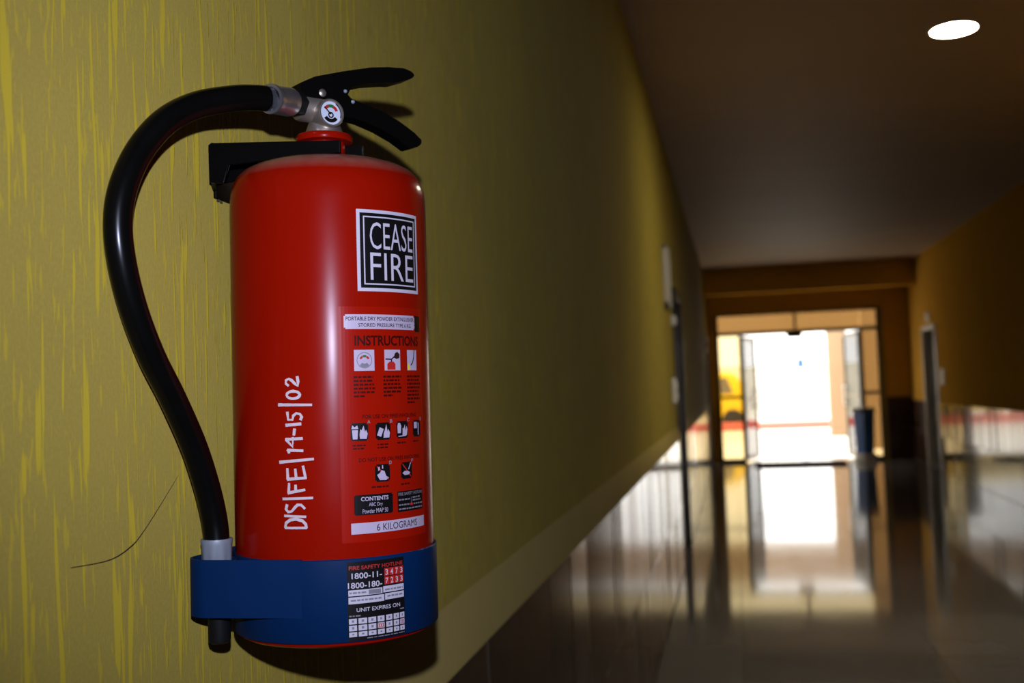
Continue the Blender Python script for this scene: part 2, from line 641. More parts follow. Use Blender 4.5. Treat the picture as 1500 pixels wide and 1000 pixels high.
# litter bin by the right sidelight
b0 = empty('litter_bin', (2.31, 17.42, 0))
tag(b0, 'tall blue bin with grey lid on a white base beside the right sidelight', 'bin')
b0.rotation_euler = (0, 0, math.radians(38))
boxo('base', (-.12, .12, -.12, .12, 0, .12), M['plate'], b0, bevel=.01)
bm = bmesh.new()
lo = [bm.verts.new((sx * .095, sy * .095, .12)) for sx, sy in ((-1, -1), (1, -1), (1, 1), (-1, 1))]
hi = [bm.verts.new((sx * .115, sy * .115, .76)) for sx, sy in ((-1, -1), (1, -1), (1, 1), (-1, 1))]
for i in range(4):
    bm.faces.new((lo[i], lo[(i + 1) % 4], hi[(i + 1) % 4], hi[i]))
bm.faces.new(lo[::-1])
bm.faces.new(hi)
build('body', bm, M['bin_blue'], b0, bevel=.01)
boxo('lid', (-.125, .125, -.125, .125, .76, .82), M['bin_grey'], b0, bevel=.012)

# ------------------------------------------------------------------ ceiling lamp
def ceiling_lamp(x, y, label):
    lp = empty('ceiling_lamp', (x, y, ZC))
    tag(lp, label, 'lamp')
    bm = bmesh.new()
    lathe(bm, [(.105, 0.002), (.105, -.012), (.112, -.014), (.122, -.010), (.124, .002)], 64)
    build('rim', bm, M['lamp_rim'], lp, smooth=40)
    bm = bmesh.new()
    lathe(bm, [(.106, 0), (.106, -.010), (0, -.010)], 64)
    build('diffuser', bm, M['lamp'], lp)


ceiling_lamp(1.569, 5.68, 'round white glowing downlight in the ceiling between extinguisher and entrance')

# ------------------------------------------------------------------ outside
o = boxo('porch_floor', (-6, 10, YE + .2, 29.2, -.15, -.004), M['porch_floor'])
tag(o, 'pale sunlit porch floor beyond the entrance', 'porch floor', kind='structure')
o = boxo('yard', (-60, 60, 29.2, 90, -.3, -.06), M['yard'])
tag(o, 'bright bare yard beyond the red kerb', 'yard', kind='structure')
o = boxo('red_kerb', (-6, 10, 29.2, 29.5, -.3, .2), M['kerb'], bevel=.015)
tag(o, 'red painted kerb along the far edge of the porch floor', 'kerb')
o = boxo('porch_beam', (-6, 10, 24.9, 25.3, 2.36, 3.2), M['beige'], bevel=.01)
tag(o, 'beige portal beam spanning the front of the porch', 'beam', kind='structure')
pr = empty('porch_pillar', (2.63, 25.1, 0))
tag(pr, 'square beige porch pillar beyond the right open leaf', 'pillar')
boxo('shaft', (-.2, .2, -.2, .2, 0, 2.36), M['beige'], pr, bevel=.012)
boxo('plinth', (-.215, .215, -.215, .215, 0, .12), M['beige'], pr, bevel=.01)
o = boxo('porch_wall', (2.66, 6.0, 20.4, 20.6, -.004, 2.95), M['beige'])
tag(o, 'beige return wall of the porch behind the right sidelight', 'wall', kind='structure')
bw = boxo('boundary_wall', (-30, 30, 46, 46.3, -.06, 1.9), M['boundary'])
tag(bw, 'pale boundary wall across the far side of the yard', 'wall', kind='structure')
sg_ = empty('yard_sign', (3.0, 45.4, -.06))
tag(sg_, 'small blue sign on a post before the boundary wall', 'sign')
boxo('board', (-.15, .15, -.015, .015, 1.8, 2.15), M['sign_blue'], sg_)
boxo('post', (-.03, .03, -.01, .05, 0, 2.2), M['frame'], sg_)

# yellow van half hidden behind the left jamb
van = empty('yellow_van', (-.85, 31.2, -.06))
tag(van, 'bright yellow van parked past the red kerb, seen through left sidelight', 'van')
bm = bmesh.new()
prof = [(-1.75, .35), (1.75, .35), (1.78, .55), (1.74, .92), (1.60, 1.0), (1.28, 1.52), (1.05, 1.6), (-1.6, 1.6), (-1.75, 1.45)]
rows = [[bm.verts.new((x, s * .74, z)) for x, z in prof] for s in (-1, 1)]
bm.faces.new(rows[0])
bm.faces.new(rows[1][::-1])
for i in range(len(prof)):
    j = (i + 1) % len(prof)
    bm.faces.new((rows[0][i], rows[0][j], rows[1][j], rows[1][i]))
build('body', bm, M['yellow'], van, bevel=.04, smooth=40)
for (x0, x1) in ((-1.55, -.62), (-.52, .35), (.45, 1.18)):
    bm = bmesh.new()
    for s in (-1,):
        top = x1 - .16 if x1 > 1 else x1
        vs = [bm.verts.new(p) for p in ((x0, s * .752, 1.02), (x1, s * .752, 1.02), (top, s * .752, 1.46), (x0, s * .752, 1.46))]
        ws = [bm.verts.new(v.co + Vector((0, .03, 0))) for v in vs]
        bm.faces.new(vs)
        bm.faces.new(ws[::-1])
        for i in range(4):
            bm.faces.new((vs[i], vs[(i + 1) % 4], ws[(i + 1) % 4], ws[i]))
    build('window', bm, M['vglass'], van)
for x in (-1.1, 1.15):
    for s in (-1, 1):
        bm = bmesh.new()
        lathe(bm, [(0, -.09), (.20, -.09), (.29, -.07), (.30, 0), (.29, .07), (.20, .09), (0, .09)], 24, along((x, s * .68, .30), (0, 1, 0)))
        build('wheel', bm, M['tyre'], van, smooth=40)
boxo('bumper', (1.70, 1.84, -.70, .70, .36, .52), M['tyre'], van, bevel=.02)

# ------------------------------------------------------------------ the fire extinguisher (local millimetres)
EXT = empty('fire_extinguisher', (.1017, .8503, 1.108))
tag(EXT, 'red dry powder fire extinguisher with blue base band hung on mustard wall', 'fire extinguisher')
EXT.rotation_euler = (Matrix.Rotation(math.radians(21.04), 3, 'Z') @ Matrix.Rotation(.0107, 3, 'Y')).to_euler()
K = .001


def mm(bm):
    bmesh.ops.scale(bm, vec=(K, K, K), verts=bm.verts[:])


def ebuild(name, bm, m, parent=EXT, smooth=40, bevel=0.):
    mm(bm)
    return build(name, bm, m, parent, smooth, bevel)


# body with dust settled on the shoulder
mred = M['red']
nt = mred.node_tree
N, L = nt.nodes, nt.links
bs = N['Principled BSDF']
src = bs.inputs['Base Color'].links[0].from_socket
tc = N.new('ShaderNodeTexCoord')
sx = N.new('ShaderNodeSeparateXYZ')
L.new(tc.outputs['Normal'], sx.inputs[0])
r1 = N.new('ShaderNodeMapRange')
r1.inputs['From Min'].default_value = .45
r1.inputs['From Max'].default_value = .95
L.new(sx.outputs[2], r1.inputs[0])
dn = N.new('ShaderNodeTexNoise')
dn.inputs['Scale'].default_value = 60
dn.inputs['Detail'].default_value = 6
L.new(tc.outputs['Object'], dn.inputs['Vector'])
mu = N.new('ShaderNodeMath')
mu.operation = 'MULTIPLY'
L.new(r1.outputs[0], mu.inputs[0])
L.new(dn.outputs[0], mu.inputs[1])
dm2 = N.new('ShaderNodeMix')
dm2.data_type = 'RGBA'
dm2.inputs[7].default_value = (.34, .22, .14, 1)
L.new(mu.outputs[0], dm2.inputs[0])
L.new(src, dm2.inputs[6])
L.new(dm2.outputs[2], bs.inputs['Base Color'])

bm = bmesh.new()
lathe(bm, [(0, 14), (60, 14), (68, 10.5), (74, 9), (78, 11), (80, 17), (80, 120), (80, 240), (80, 350), (79.8, 358), (79, 365), (77.2, 371), (74, 376.5), (69.5, 380.8), (63, 384.4), (54, 387.4), (42, 389.8), (30, 391.3), (20, 392), (0, 392)], 128)
body = ebuild('body', bm, mred, smooth=35)

VX = -2.5
bm = bmesh.new()
lathe(bm, [(0, 388), (17, 388), (17, 407), (22.6, 408), (23.2, 409.4), (23.2, 412.4), (22.4, 413.6), (0, 413.6)], 64, Matrix.Translation((VX, 0, 0)))
ebuild('neck_collar', bm, mred)

PH = math.radians(119)                                  # direction of the levers, measured from the camera
HD = Vector((math.sin(PH), -math.cos(PH), 0))           # along the levers
FDIR = Vector((math.sin(PH - PI / 2), -math.cos(PH - PI / 2), 0))   # gauge side
bm = bmesh.new()
lathe(bm, [(0, 412), (15, 412), (15.5, 417), (13.5, 422), (12.5, 425), (12.5, 437), (11, 439), (0, 439)], 40, Matrix.Translation((VX, 0, 0)))
lathe(bm, [(0, -2), (12.2, -2), (12.2, 21), (11.4, 24), (9.5, 25), (0, 25)], 32, along((VX, 0, 436), -HD))
valve = ebuild('valve_body', bm, M['nickel'])

# gauge
GO = Vector((VX - 3, 0, 429.5))
ga = empty('pressure_gauge_pivot', (0, 0, 0))
bpy.data.objects.remove(ga)
bm = bmesh.new()
lathe(bm, [(0, 0), (11.5, 0), (11.8, 2), (11.8, 18.6), (11.2, 19.6), (9.9, 19.6), (9.7, 17.6), (0, 17.6)], 48, along(GO, FDIR))
gauge = ebuild('pressure_gauge', bm, M['nickel'])
GU = FDIR.cross(Vector((0, 0, 1))).normalized()
if GU.x < 0:
    GU = -GU


def gp(x, y, d=17.75):
    return GO + FDIR * d + GU * x + Vector((0, 0, 1)) * y


def gpoly(bm, pts, d):
    bm.faces.new([bm.verts.new(gp(x, y, d)) for x, y in pts])


def arc(bm, r0, r1, a0, a1, d, n=8, cx=0, cy=0):
    for i in range(n):
        t0, t1 = (math.radians(a0 + (a1 - a0) * q / n) for q in (i, i + 1))
        gpoly(bm, [(cx + r0 * math.cos(t0), cy + r0 * math.sin(t0)), (cx + r1 * math.cos(t0), cy + r1 * math.sin(t0)), (cx + r1 * math.cos(t1), cy + r1 * math.sin(t1)), (cx + r0 * math.cos(t1), cy + r0 * math.sin(t1))], d)


def disc(r, n=32, cx=0, cy=0):
    return [(cx + r * math.cos(2 * PI * i / n), cy + r * math.sin(2 * PI * i / n)) for i in range(n)]


bm = bmesh.new()
gpoly(bm, disc(9.65), 17.75)
ebuild('dial', bm, M['dial'], gauge)
for (a0, a1, m) in ((112, 150, 'red_ink'), (66, 112, 'green_ink'), (22, 66, 'red_ink')):
    bm = bmesh.new()
    arc(bm, 4.6, 7.2, a0, a1, 17.95)
    ebuild('dial_band', bm, M[m], gauge)
bm = bmesh.new()
gpoly(bm, [(-6.2, 4.3), (-5.6, 4.9), (.6, -.6), (-.6, -1.4)], 18.15)
arc(bm, 1.4, 2.6, 0, 360, 18.1, 16, 0, -1.6)
arc(bm, 8.9, 9.6, -20, 60, 18.0, 12)
arc(bm, 4.4, 7.6, 215, 325, 17.95, 10, 0, -.2)
ebuild('needle', bm, M['ink'], gauge)

# levers : outline in (distance along lever, height), pressed steel channel
def lever(name, pts, w, m=M['black']):
    bm = bmesh.new()
    a = [bm.verts.new(Vector((VX * 0, 0, 0)) + HD * r + Vector((0, 0, z)) + FDIR * (w / 2)) for r, z in pts]
    b = [bm.verts.new(v.co - FDIR * w) for v in a]
    bm.faces.new(a)
    bm.faces.new(b[::-1])
    for i in range(len(a)):
        j = (i + 1) % len(a)
        bm.faces.new((a[i], b[i], b[j], a[j]))
    bmesh.ops.bevel(bm, geom=bm.edges[:], offset=.7, segments=2, affect='EDGES')
    return ebuild(name, bm, m)


carry = lever('carry_handle', [(-28, 437), (-28, 453), (-15, 460), (10, 468), (38, 476), (56, 479.3), (72, 481), (80, 479.3), (83, 476.5), (80, 473.3), (64, 467.2), (55.5, 466.2), (37.6, 462.5), (18.4, 457), (16.4, 452), (14, 446), (8, 440), (-10, 440), (-12, 437)], 19)
lever_ = lever('squeeze_lever', [(-6, 444), (4, 452), (14, 452.5), (17, 449), (18.6, 446.5), (29, 444.5), (42, 442), (52.4, 439.1), (66.6, 433.8), (76, 429), (82.4, 425.5), (89.8, 420.6), (89.6, 417), (86, 414), (77, 411.2), (65, 418.1), (48.4, 425.2), (31, 429), (20, 430.4), (10.4, 430.8), (4, 434)], 15)
for (r, z, q) in ((-9, 447, 3.3), (12.5, 451.6, 1.6), (20.7, 444.3, 1.7)):
    bm = bmesh.new()
    w = 9.4 if r < 15 else 7.4
    lathe(bm, [(0, 0), (q, 0), (q, .7), (q * .7, 1.5), (0, 1.9)], 20, along(HD * r + Vector((0, 0, z)) + FDIR * w, FDIR))
    ebuild('rivet', bm, M['nickel'] if r < 0 else M['zinc'])

# hose
hp = [(-23, -19, 436), (-41.2, -45.6, 432), (-56, -59, 429.5), (-71.8, -72.4, 424.8), (-95.3, -89, 415), (-115.1, -104.9, 398.8), (-130.9, -115.9, 375.6), (-140.5, -124.9, 349.5), (-144.5, -127.6, 324.5), (-143.1, -124.8, 296.5), (-137.5, -113.9, 263.5), (-128.5, -96.9, 230.6), (-117.3, -74.3, 199.8), (-105.5, -53, 163.9), (-97.3, -41, 131), (-92.7, -35.2, 105), (-91.1, -34.6, 84), (-91.3, -35, 62)]
cp = catmull(hp, 10)
bm = bmesh.new()
tube(bm, cp[14:], 9.9, 28)
hose = ebuild('hose', bm, M['rubber'], smooth=60)
# crimped ferrule at the valve
d0 = (Vector(hp[0]) - Vector(hp[1])).normalized()
bm = bmesh.new()
lathe(bm, [(9.4, -5), (11.6, -5), (12.0, -3.5), (11.8, -2), (11.4, 0), (11.2, 6), (11.5, 14), (11.6, 20), (10.8, 22.5), (8, 23.2), (0, 23.2)], 40, along(Vector(hp[1]), d0))
ebuild('ferrule', bm, M['steel'], hose)
bm = bmesh.new()
lathe(bm, [(0, 22), (10.6, 22), (11.2, 23), (11.2, 33), (9.5, 34), (0, 34)], 6, along(Vector(hp[1]), d0))
ebuild('coupling_nut', bm, M['plastic'], hose, smooth=20, bevel=.0006)
# collar at the nozzle
HC = Vector((-91.2, -35.0, 0))
bm = bmesh.new()
n = 48
lathe(bm, [(9.6, 90), (11.9, 90), (12.3, 88.5), (11.8, 86), (11.8, 70), (9, 66), (0, 66)], n, Matrix.Translation(HC))
for v in bm.verts:
    if v.co.z < 80:
        a = math.atan2(v.co.y - HC.y, v.co.x - HC.x)
        s = 1 - .05 * (1 + math.cos(9 * a))
        v.co.x = HC.x + (v.co.x - HC.x) * s
        v.co.y = HC.y + (v.co.y - HC.y) * s
ebuild('collar', bm, M['zinc'], hose)
bm = bmesh.new()
lathe(bm, [(0, 67), (8.6, 67), (8.6, 14), (8.0, 11), (6.4, 9.8), (4.6, 9.6), (4.2, 16), (0, 16)], 32, Matrix.Translation(HC + Vector((1, .6, 0))))
ebuild('nozzle', bm, M['plastic'], hose)

# blue band with its nozzle loop
bm = bmesh.new()
lathe(bm, [(80.1, 14.5), (81.6, 13.8), (82.2, 14.6), (82.2, 74.8), (81.5, 75.6), (80.1, 75.2)], 128)
band = ebuild('base_band', bm, M['blue'])
# the loop: teardrop outline tangent to the band on both sides
RH, RB = 20.0, 82.2
dist = HC.length
th0 = math.atan2(HC.y, HC.x)
alpha = math.acos((RB - RH) / dist)
outer = []
for sgn in (1, -1):
    a = th0 + sgn * alpha
    outer.append((Vector((RB * math.cos(a), RB * math.sin(a), 0)), Vector((HC.x + RH * math.cos(a), HC.y + RH * math.sin(a), 0)), a))
path = []
(p0, q0, a0), (p1, q1, a1) = outer
for i in range(5):                                       # from band along first tangent
    path.append(p0.lerp(q0, i / 5))
for i in range(25):
    a = a0 + (a1 - a0) * i / 24
    path.append(Vector((HC.x + RH * math.cos(a), HC.y + RH * math.sin(a), 0)))
for i in range(1, 6):
    path.append(q1.lerp(p1, i / 5))
bm = bmesh.new()
T = 2.0
rows = []
for i, p in enumerate(path):
    t = (path[min(i + 1, len(path) - 1)] - path[max(i - 1, 0)]).normalized()
    nrm = Vector((t.y, -t.x, 0))
    if nrm.dot(p - HC * .9) < 0:
        nrm = -nrm
    inner = p - nrm * T
    rows.append([bm.verts.new((q.x, q.y, z)) for q, z in ((p, 33), (p, 76.2), (inner, 76.2), (inner, 33))])
for a, b in zip(rows, rows[1:]):
    for k in range(4):
        bm.faces.new((a[k], a[(k + 1) % 4], b[(k + 1) % 4], b[k]))
bm.faces.new(rows[0])
bm.faces.new(rows[-1][::-1])
lathe(bm, [(14.6, 33), (14.6, 74), (16.2, 74), (16.2, 33)], 40, Matrix.Translation(HC))
ebuild('nozzle_loop', bm, M['blue'], band)


# ------------------------------------------------------------------ labels wrapped on the cylinder
def wrap(p, R):
    a = math.radians(p[0])
    return (R * math.sin(a), -R * math.cos(a), p[1])


def patch(bm, a0, a1, z0, z1, R, mi=0):
    n = max(1, math.ceil(abs(a1 - a0) / 2))
    lo = [bm.verts.new(wrap((a0 + (a1 - a0) * i / n, z0), R)) for i in range(n + 1)]
    hi = [bm.verts.new(wrap((a0 + (a1 - a0) * i / n, z1), R)) for i in range(n + 1)]
    for i in range(n):
        f = bm.faces.new((lo[i], lo[i + 1], hi[i + 1], hi[i]))
        f.material_index = mi


def rpatch(bm, a0, a1, z0, z1, R, c=1.2, mi=0):
    """patch with clipped corners"""
    ca = c / 1.4
    patch(bm, a0, a1, z0 + c, z1 - c, R, mi)
    patch(bm, a0 + ca, a1 - ca, z0, z0 + c, R, mi)
    patch(bm, a0 + ca, a1 - ca, z1 - c, z1, R, mi)


def poly(bm, pts, R):
    bm.faces.new([bm.verts.new(wrap(p, R)) for p in pts])


def text(bm, body, a0, a1, z0, z1, R, bold=0.):
    """lettering fitted to a rectangle of the cylinder"""
    cu = bpy.data.curves.new('t', 'FONT')
    cu.body = body
    cu.size = 1
    cu.offset = bold
    cu.fill_mode = 'FRONT'
    cu.resolution_u = 3
    ob = bpy.data.objects.new('t', cu)
    COL.objects.link(ob)
    dg = bpy.context.evaluated_depsgraph_get()
    me = bpy.data.meshes.new_from_object(ob.evaluated_get(dg))
    bpy.data.objects.remove(ob)
    bpy.data.curves.remove(cu)
    b2 = bmesh.new()
    b2.from_mesh(me)
    bpy.data.meshes.remove(me)
    xs = [v.co.x for v in b2.verts]
    ys = [v.co.y for v in b2.verts]
    X0, X1, Y0, Y1 = min(xs), max(xs), min(ys), max(ys)
    for v in b2.verts:
        v.co = Vector((a0 + (v.co.x - X0) / (X1 - X0) * (a1 - a0), z0 + (v.co.y - Y0) / (Y1 - Y0) * (z1 - z0), 0))
    a = math.ceil(a0 / 2) * 2
    while a < a1:
        bmesh.ops.bisect_plane(b2, geom=b2.verts[:] + b2.edges[:] + b2.faces[:], plane_co=(a, 0, 0), plane_no=(1, 0, 0))
        a += 2
    m = {}
    for v in b2.verts:
        m[v.index if False else v] = bm.verts.new(wrap((v.co.x, v.co.y), R))
    for f in b2.faces:
        try:
            bm.faces.new([m[v] for v in f.verts])
        except ValueError:
            pass
    b2.free()


def lines(bm, a0, a1, z1, n, dz, h, R, rnd, last=1.):
    """rows of print too fine to read"""
    for i in range(n):
        a = a0
        end = a0 + (a1 - a0) * (last if i == n - 1 else rnd.uniform(.86, 1))
        while a < end - .4:
            w = min(rnd.uniform(1.0, 3.2), end - a)
            patch(bm, a, a + w, z1 - i * dz - h, z1 - i * dz, R)
            a += w + .5


def ring(bm, a0, a1, z0, z1, t, R):
    ta = t / 1.4
    patch(bm, a0, a1, z0, z0 + t, R)
    patch(bm, a0, a1, z1 - t, z1, R)
    patch(bm, a0, a0 + ta, z0 + t, z1 - t, R)
    patch(bm, a1 - ta, a1, z0 + t, z1 - t, R)


def flat(name, m, parent, fn):
    bm = bmesh.new()
    fn(bm)
    mm(bm)
    for v in bm.verts:
        pass
    me = bpy.data.meshes.new(name)
    bm.to_mesh(me)
    bm.free()
    return link(name, me, m, parent)


R0, R1, R2 = 80.25, 80.42, 80.58

# square logo label
logo = flat('logo_label', M['white'], EXT, lambda b: patch(b, 14.6, 59.0, 276.8, 339.8, R0))
logo['label'] = 'square black and white label lettered CEASE FIRE'
flat('label_field', M['ink'], logo, lambda b: patch(b, 16.5, 57.1, 279.4, 337.2, R1))


def f(b):
    ring(b, 18.4, 55.4, 281.9, 334.7, 1.0, R2)
    text(b, 'CEASE', 22.2, 53.6, 309.3, 330.2, R2, -.004)
    text(b, 'FIRE', 22.2, 53.6, 285.6, 306.6, R2, -.004)


flat('lettering', M['white'], logo, f)

# instruction panel
rnd = random.Random(3)
pan = flat('instruction_label', M['label_red'], EXT, lambda b: patch(b, 3.2, 61.5, 87, 265, 80.12))
pan['label'] = 'red film label printed with instructions and pictograms'


wp = flat('title_panel', M['label_white'], pan, lambda b: rpatch(b, 6.5, 54.0, 247.8, 259.0, R0))
kp = flat('weight_panel', M['label_white'], pan, lambda b: patch(b, 8.2, 59.4, 93.2, 101.4, R0))


def f(b):
    text(b, 'PORTABLE DRY POWDER EXTINGUISHER', 7.6, 53.2, 254.2, 257.3, R1, .012)
    text(b, 'STORED PRESSURE TYPE 6 KG', 14.5, 50, 249.4, 252.3, R1, .01)


flat('lettering', M['ink'], wp, f)
flat('lettering', M['ink'], kp, lambda b: text(b, '6 KILOGRAMS', 22.5, 51.5, 94.6, 99.8, R1))
flat('black_tab', M['ink'], pan, lambda b: patch(b, 54.2, 59.8, 246.5, 259.2, R0))


flat('heading', M['maroon'], pan, lambda b: text(b, 'INSTRUCTIONS', 12.1, 57.5, 235.0, 243.0, R0, .032))


def f(b):
    text(b, 'FOR USE ON FIRES INVOLVING', 15.7, 53.4, 179.6, 182.6, R0, .02)
    text(b, 'DO NOT USE ON FIRES INVOLVING', 13.2, 56, 147.0, 150.0, R0, .02)
    for (a0, a1) in ((11.2, 23.7), (28.6, 41.3), (45.8, 59)):
        lines(b, a0, a1, 212, 6 if a0 < 40 else 8, 2.9, 1.5, R0, rnd, .5)
    for (a0, a1, z) in ((10, 18, 160.2), (24, 32, 160.2), (37, 45, 160.6), (50, 57, 161), (20, 33, 128.2), (39, 48, 128.6)):
        lines(b, a0, a1, z, 2 if z > 150 and a0 < 30 else 1, 2.4, 1.2, R0, rnd, .8)


fp = flat('fine_print', M['maroon'], pan, f)
fp['kind'] = 'stuff'

# instruction pictures
pics = [(11.7, 23.3, 216, 232), (29.6, 40.6, 216, 232), (46.3, 55.2, 216, 232)]
for i, (a0, a1, z0, z1) in enumerate(pics):
    pc = flat('instruction_picture', M['label_white'], pan, lambda b: patch(b, a0, a1, z0, z1, R0))
    ca, cz = (a0 + a1) / 2, (z0 + z1) / 2

    def el(b, rx, rz, x=0, z=0, n=24):
        poly(b, [(ca + x + rx / 1.4 * math.cos(2 * PI * k / n), cz + z + rz * math.sin(2 * PI * k / n)) for k in range(n)], R1)

    def el_ring(b, r0, r1, t0=0, t1=360, n=20, R=R1, z=0):
        for k in range(n):
            s0, s1 = (math.radians(t0 + (t1 - t0) * q / n) for q in (k, k + 1))
            poly(b, [(ca + r0 / 1.4 * math.cos(s0), cz + z + r0 * math.sin(s0)), (ca + r1 / 1.4 * math.cos(s0), cz + z + r1 * math.sin(s0)),
                     (ca + r1 / 1.4 * math.cos(s1), cz + z + r1 * math.sin(s1)), (ca + r0 / 1.4 * math.cos(s1), cz + z + r0 * math.sin(s1))], R)

    def st(b, pts, w):
        for (xa, za), (xb, zb) in zip(pts, pts[1:]):
            dx, dz = xb - xa, zb - za
            l = math.hypot(dx, dz)
            ux, uz = -dz / l * w / 2, dx / l * w / 2
            poly(b, [((ca + (xa + ux) / 1.4), cz + za + uz), ((ca + (xb + ux) / 1.4), cz + zb + uz), ((ca + (xb - ux) / 1.4), cz + zb - uz), ((ca + (xa - ux) / 1.4), cz + za - uz)], R2)

    if i == 0:
        flat('dial_ring', M['grey_ink'], pc, lambda b: (el_ring(b, 5.6, 6.2), el_ring(b, 2.6, 5.4, 225, 315, 8)))
        flat('dial_red', M['red_ink'], pc, lambda b: (el_ring(b, 2.8, 4.4, 115, 155, 6, R2, -.5), el_ring(b, 2.8, 4.4, 25, 65, 6, R2, -.5)))
        flat('dial_green', M['green_ink'], pc, lambda b: el_ring(b, 2.8, 4.4, 68, 112, 6, R2, -.5))
    elif i == 1:
        flat('cylinder', M['red_ink'], pc, lambda b: poly(b, [(ca - 3.8, z0 + .5), (ca + 1.8, z0 + .5), (ca + 1.8, z0 + 5), (ca + .5, z0 + 6.8), (ca - 2.2, z0 + 6.8), (ca - 3.8, z0 + 5)], R1))
        flat('hand', M['mat'], pc, lambda b: (st(b, [(-7, .8), (-1.5, .6), (2, 3.0)], 1.0), st(b, [(-1.4, .5), (-1.4, -1.2)], 1.2), poly(b, [(ca + .6, cz + 2.0), (ca + 1.6, cz + 5.2), (ca + 3.2, cz + 6.5), (ca + 5.0, cz + 4.5), (ca + 4.8, cz + 1.6), (ca + 2.6, cz + .8)], R1)))
    else:
        flat('hose_line', M['ink'], pc, lambda b: st(b, [(2.6, 8), (1.8, 2), (.2, -2), (-2.2, -4)], 1.0))
        flat('flame', M['yellow'], pc, lambda b: poly(b, [(ca - 4.2, z0 + .4), (ca - 2.2, z0 + .4), (ca - 2.4, z0 + 3), (ca - 3.3, z0 + 6), (ca - 4.2, z0 + 3.4)], R1))

# fire class pictograms: white drawing on black squares
tiles = [(8.9, 18.7, 163, 176.4, 0), (23.1, 32.5, 163, 176.2, 1), (36.5, 45.4, 163.4, 176.6, 2), (49.9, 57.7, 163.8, 176.8, 3), (22.2, 31.4, 131.3, 144.6, 4), (39.3, 48.1, 131.8, 144.7, 5)]
for (a0, a1, z0, z1, kind) in tiles:
    sq = flat('class_pictogram', M['ink'], pan, lambda b: rpatch(b, a0, a1, z0, z1, R0, 1.2))

    def P(b, pts):
        poly(b, [(a0 + (a1 - a0) * x, z0 + (z1 - z0) * y) for x, y in pts], R1)

    def f(b):
        if kind == 0:
            P(b, [(.12, .10), (.38, .10), (.42, .62), (.08, .62)])
            P(b, [(.05, .68), (.44, .68), (.38, .88), (.22, .78), (.10, .9)])
            P(b, [(.52, .12), (.9, .1), (.97, .4), (.88, .62), (.82, .5), (.74, .86), (.62, .6), (.55, .66), (.5, .36)])
        elif kind == 1:
            P(b, [(.08, .28), (.34, .18), (.52, .62), (.26, .74)])
            P(b, [(.50, .12), (.9, .12), (.94, .4), (.84, .62), (.78, .46), (.70, .9), (.60, .56), (.52, .4)])
        elif kind == 2:
            P(b, [(.1, .3), (.36, .3), (.4, .72), (.3, .9), (.14, .9), (.08, .7)])
            P(b, [(.5, .15), (.88, .15), (.95, .5), (.88, .7), (.78, .44), (.72, .8), (.6, .55), (.52, .6)])
            P(b, [(.15, .08), (.8, .12), (.8, .18), (.15, .14)])
        elif kind == 3:
            P(b, [(.12, .5), (.5, .5), (.5, .88), (.12, .88)])
            P(b, [(.62, .1), (.72, .1), (.75, .8), (.62, .86)])
        elif kind == 4:
            P(b, [(.12, .4), (.3, .1), (.72, .08), (.92, .2), (.72, .32), (.62, .6), (.42, .66), (.3, .5)])
            P(b, [(.2, .62), (.3, .68), (.3, .86), (.2, .82)])
            P(b, [(.45, .74), (.54, .74), (.52, .94), (.46, .94)])
        else:
            P(b, [(.1, .36), (.3, .22), (.66, .24), (.82, .36), (.6, .46), (.3, .48)])
            P(b, [(.62, .56), (.7, .54), (.9, .94), (.84, .96)])

    flat('drawing', M['label_white'], sq, f)
    flat('class_mark', M['grey_ink'], sq, lambda b: text(b, 'ABCEDF'[kind], a1 - .3, a1 + 1.4, z1 - .4, z1 + 2.2, R0, .02))
    if kind >= 4:
        flat('red_cross', M['red_ink'], sq, lambda b: (P(b, [(.1, .86), (.16, .92), (.9, .16), (.84, .1)]),))

# black contents boxes
cb = flat('contents_box', M['ink'], pan, lambda b: rpatch(b, 10.0, 32.9, 107.1, 122.4, R0, .8))


def f(b):
    text(b, 'CONTENTS', 13.8, 30.0, 117.6, 120.8, R1, .025)
    text(b, 'ABC Dry', 18.2, 26.3, 112.6, 116.2, R1)
    text(b, 'Powder MAP 50', 14.6, 29.6, 108.3, 111.6, R1)


flat('lettering', M['label_white'], cb, f)
hb = flat('hotline_box', M['ink'], pan, lambda b: patch(b, 36.2, 58.2, 106.8, 122.6, R0))


def f(b):
    text(b, 'FIRE SAFETY HOTLINE', 36.8, 57.6, 119.2, 121.6, R1, .015)
    for (a0, a1, z, n) in ((36.9, 45.6, 116.6, 1), (48, 56, 117.4, 2), (36.9, 45, 112.6, 1), (49, 57.5, 112.4, 1), (36.9, 57.5, 109.4, 1)):
        lines(b, a0, a1, z, n, 2.2, 1.1, R1, rnd)
    patch(b, 46.6, 46.9, 111.8, 117.4, R1)


flat('lettering', M['grey_ink'], hb, f)
flat('red_mark', M['red_ink'], hb, lambda b: patch(b, 45.6, 48.4, 110.9, 112.7, R1))

# hotline and expiry sticker on the band
RA, RB2, RC = 82.45, 82.62, 82.78
A0, A1, Z0, Z1 = 5.2, 38.1, 14.6, 73.0
stk = flat('hotline_sticker', M['ink'], EXT, lambda b: patch(b, A0, A1, Z0, Z1, RA))
stk['label'] = 'black sticker with hotline numbers and an expiry date grid'


def U(u):
    return A0 + (A1 - A0) * u


def V(v):
    return Z1 - (Z1 - Z0) * v


def f(b):
    text(b, '1800-11-', U(.07), U(.575), V(.215), V(.14), RB2, .015)
    text(b, '1800-180-', U(.01), U(.575), V(.335), V(.26), RB2, .015)
    text(b, 'UNIT EXPIRES ON', U(.14), U(.90), V(.635), V(.585), RB2, .006)
    for (u0, u1, v0, v1) in ((.015, .575, .355, .43), (.59, .985, .345, .425), (.015, .605, .445, .53), (.62, .985, .44, .52)):
        patch(b, U(u0), U(u1), V(v1), V(v0), RB2)


